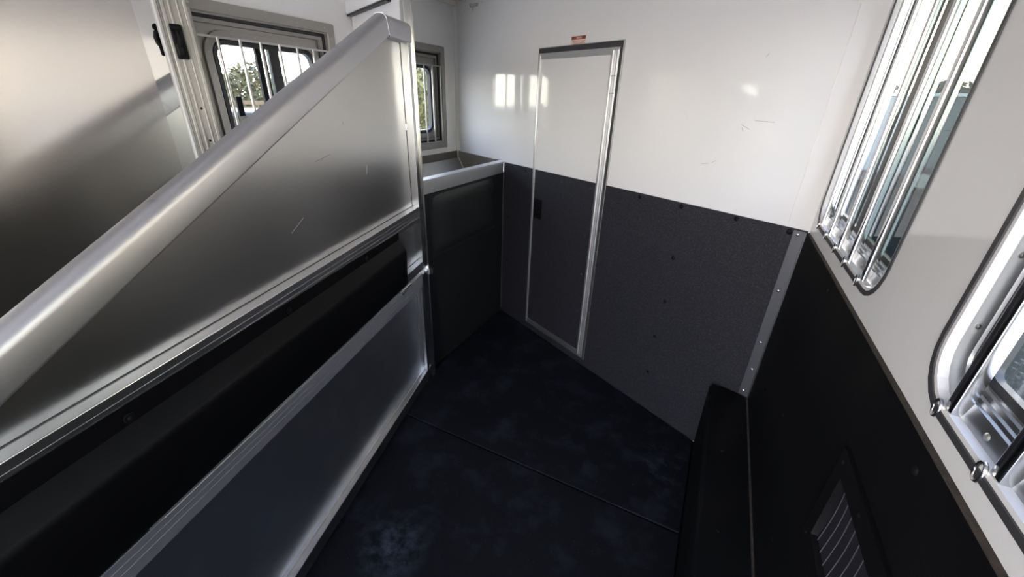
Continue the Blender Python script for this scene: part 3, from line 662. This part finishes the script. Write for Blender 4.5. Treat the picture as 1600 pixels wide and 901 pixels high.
# ------------------------------------------------------------------ vent in the right lining
vw = VY1-VY0; vh = VZ1-VZ0
v = thing('wall_vent', (XR-.008, (VY0+VY1)/2, VZ0), RZR, 'black framed vent with ribbed grey insert low on the right wall', 'vent')
MB().loft([ring(vw, vh, 0, .006, 0.0002, seg=2), ring(vw, vh, 0, .006, .008, seg=2), ring(vw, vh, .040, .006, .010, seg=2), ring(vw, vh, .043, .006, -.012, seg=2)]).build('flange', 'plastic', v, 30)
n = 8; rows = []
for k in range(n+1):
    f = k/n; rows.append((-.0005-.006*math.sin(PI*f), .042+(vh-.084)*f))
MB().loft([[(x_, y_, z_) for y_, z_ in rows] for x_ in (-vw/2+.042, vw/2-.042)], closed_ring=False).build('ribbed_insert', 'vent_mesh', v, 60)
for k in range(13):
    x_ = -vw/2+.046+k*(vw-.098)/12
    MB().path_tube([(x_+.006*math.sin(PI*i_/n), y_+.001, z_) for i_, (y_, z_) in enumerate(rows)], .0009, 5).build('rib', 'vent_rib', v, 60)
for x_ in (-vw/2+.02, -.07, .07, vw/2-.02):
    for z_ in (.02, vh-.02): rivet(v, x_, .009, z_, 'plastic', .005, .002, 'screw')

# ------------------------------------------------------------------ outdoors
GZ = -0.45
g = MB().box(-120, 120, -60, 140, GZ-.2, GZ).build('ground', 'ground'); tag(g, 'concrete apron under the trailer, made pale and warm to bounce light', 'ground', kind='structure')
g3 = MB().box(XR+.35, 60, .2, 140, GZ, GZ+.012).build('gravel_strip', 'gravel'); tag(g3, 'dark gravel beyond the right windows', 'ground', kind='structure')
g2 = MB().box(-120, -10, -60, 140, GZ, GZ+.01).build('yard', 'grass'); tag(g2, 'pale dry yard beyond the left windows', 'ground', kind='structure')
def tree(name, label, x, y, rx, rz, zc, m, n=900, leaf=.16, trunk=.09, group='trees outside'):
    t = thing(name, (x, y, GZ), 0, label, 'tree', group)
    rnd = random.Random(int(x*97+y*31)); mb = MB()
    for _ in range(n):
        while True:
            p = Vector((rnd.uniform(-1, 1), rnd.uniform(-1, 1), rnd.uniform(-1, 1)))
            if .15 < p.length < 1: break
        lump = .8+.2*math.sin(p.x*5+x)*math.cos(p.z*4+y)
        p = Vector((p.x*rx*lump, p.y*rx*lump, p.z*rz*lump+zc-GZ))
        a = Vector((rnd.gauss(0, 1), rnd.gauss(0, 1), rnd.gauss(0, 1))).normalized(); b_ = a.orthogonal().normalized(); s_ = leaf*rnd.uniform(.6, 1.3)
        mb.add([p-a*s_, p+b_*s_*.6, p+a*s_, p-b_*s_*.6], [(0, 1, 2, 3)])
    mb.build('crown', m, t)
    tk = MB().tube((0, 0, 0), (.1, 0, zc-GZ-rz*.2), trunk, 8, trunk*.6)
    for q in range(5):
        a = 2*PI*q/5; tk.tube((.05, 0, (zc-GZ)*.55), (rx*.6*math.cos(a), rx*.6*math.sin(a), zc-GZ+rz*.3), trunk*.5, 6, trunk*.15)
    tk.build('trunk', 'bark', t, 60)
tree('bushy_tree', 'olive green bushy tree seen through the left half of the wide feed door window', -26, 14.2, 2.0, 1.6, 1.0, 'leaf', 1300)
tree('bushy_tree', 'taller olive tree behind the wide feed door window mullion', -29, 18.6, 2.2, 2.0, 1.4, 'leaf', 1400)
tree('bushy_tree', 'low olive tree seen through the right half of the wide feed door window', -27, 22.0, 1.5, 1.5, 1.2, 'leaf', 900)
tree('bushy_tree', 'olive tree at the far left of the wide feed door window', -24, 10.8, 1.6, 1.5, 0.7, 'leaf', 900)
tree('leafy_tree', 'yellow green tree filling the small window above the manger', -15, 18.2, 2.0, 1.9, 1.3, 'leaf_light', 1500, .14)
tree('leafy_tree', 'second yellow green tree beside the post in the small window', -17, 21.5, 2.2, 2.2, 1.7, 'leaf_light', 1200, .15)
tree('hedge_tree', 'dull green tree beyond the parked trailer, left in the right window', 6.2, 31, 1.9, 1.5, 2.0, 'leaf_dark', 900, .2)
tree('hedge_tree', 'wide dull green tree above the middle of the parked trailer roof', 9.2, 29, 2.2, 1.5, 1.7, 'leaf_dark', 1000, .2)
tree('hedge_tree', 'dull green tree at the right end of the parked trailer roof', 11.6, 26, 1.7, 1.6, 1.9, 'leaf_dark', 900, .2)
# parked trailer beyond the right windows
ang = math.atan2(-.51, .86)
pt_ = thing('parked_trailer', (5.2, 14.5, GZ), ang, 'pale parked box trailer outside the right windows', 'trailer')
MB().box(-4.6, 3.4, -.02, 2.2, .42, 2.36).build('body', 'trailer_shaded', pt_, bevel=.03)
MB().box(-4.62, 3.42, -.05, 2.23, 2.36, 2.44).build('roof_edge', 'trailer_roof', pt_, bevel=.02)
MB().box(-4.6, 3.4, .06, 2.12, .14, .42).build('skirt', 'tyre', pt_)
for x_ in (-.4, .55):
    wh = MB().tube((x_, -.06, .34), (x_, .16, .34), .34, 20).build('wheel', 'tyre', pt_, 40); MB().tube((x_, -.08, .34), (x_, -.05, .34), .19, 14).build('hub', 'alu', wh, 40)
MB().box(-3.4, -2.6, -.04, -.02, .60, 2.1).build('side_door', 'trailer_shaded', pt_, bevel=.01)
# black pickup outside the left window
tk = thing('pickup_truck', (-7.3, 4.3, GZ), math.radians(80), 'black pickup truck parked outside the wide feed door window', 'truck')
MB().prism([(-2.8, .45), (2.7, .45), (2.75, .95), (2.5, 1.18), (1.35, 1.22), (-2.8, 1.32)], 'y', -.95, .95).build('body', 'truck', tk, bevel=.06)
MB().prism([(1.35, 1.2), (.75, 1.68), (-.45, 1.70), (-.75, 1.24)], 'y', -.82, .82).build('cab', 'truckglass', tk, bevel=.06)
for sy in (-.93, .93): MB().box(-2.75, -.85, sy-.05, sy+.05, 1.66, 1.74).build('bed_rail', 'truck', tk, bevel=.01)
for sy in (-.93, .93):
    for x_ in (-2.6, -1.7, -.95): MB().box(x_-.04, x_+.04, sy-.04, sy+.04, 1.28, 1.68).build('rack_post', 'truck', tk)
for sx in (-1.75, 1.8):
    for sy in (-.96, .74):
        wh = MB().tube((sx, sy, .40), (sx, sy+.22, .40), .40, 20).build('wheel', 'tyre', tk, 40); MB().tube((sx, sy-.01, .40), (sx, sy+.23, .40), .22, 14).build('hub', 'alu', wh, 40)
MB().box(-2.88, -2.78, -.9, .9, .5, .66).build('bumper', 'chrome', tk, bevel=.02)
# wooden slatted fence
fe = thing('wooden_fence', (-15.5, 8.9, GZ), math.radians(78), 'brown slatted wooden fence behind the black pickup', 'fence')
for k in range(5): MB().box(-3.4, 3.4, -.02, .02, .75+k*.19, .88+k*.19).build('slat', 'wood', fe)
for k in range(5): MB().box(-3.4+k*1.68, -3.30+k*1.68, .02, .12, 0, 1.72).build('post', 'wood', fe)
# pale building
bd = thing('pale_shed', (-38, 27.4, GZ), math.radians(-35), 'pale grey shed far beyond the wide feed door window', 'building')
MB().box(-2.0, 2.0, -1.5, 1.5, 0, 2.7).build('wall', 'siding', bd)
MB().prism([(-1.7, 2.7), (1.7, 2.7), (0, 3.2)], 'x', -2.1, 2.1).build('roof', 'alu_grey', bd)
for k in range(8): MB().box(-2.02, 2.02, -1.53, -1.5, .3+k*.3, .33+k*.3).build('siding_board', 'alu_grey', bd)
fp = thing('flagpole', (-40, 26.1, GZ), 0, 'thin flagpole with a small dark flag above the olive trees', 'flagpole')
MB().tube((0, 0, 0), (0, 0, 4.1), .03, 8).build('pole', 'alu_grey', fp, 60)
MB().prism([(0, 3.5), (.0, 4.0), (.35, 3.85), (.75, 3.75), (.72, 3.45), (.35, 3.45)], 'y', -.01, .01).build('flag', 'tyre', fp)
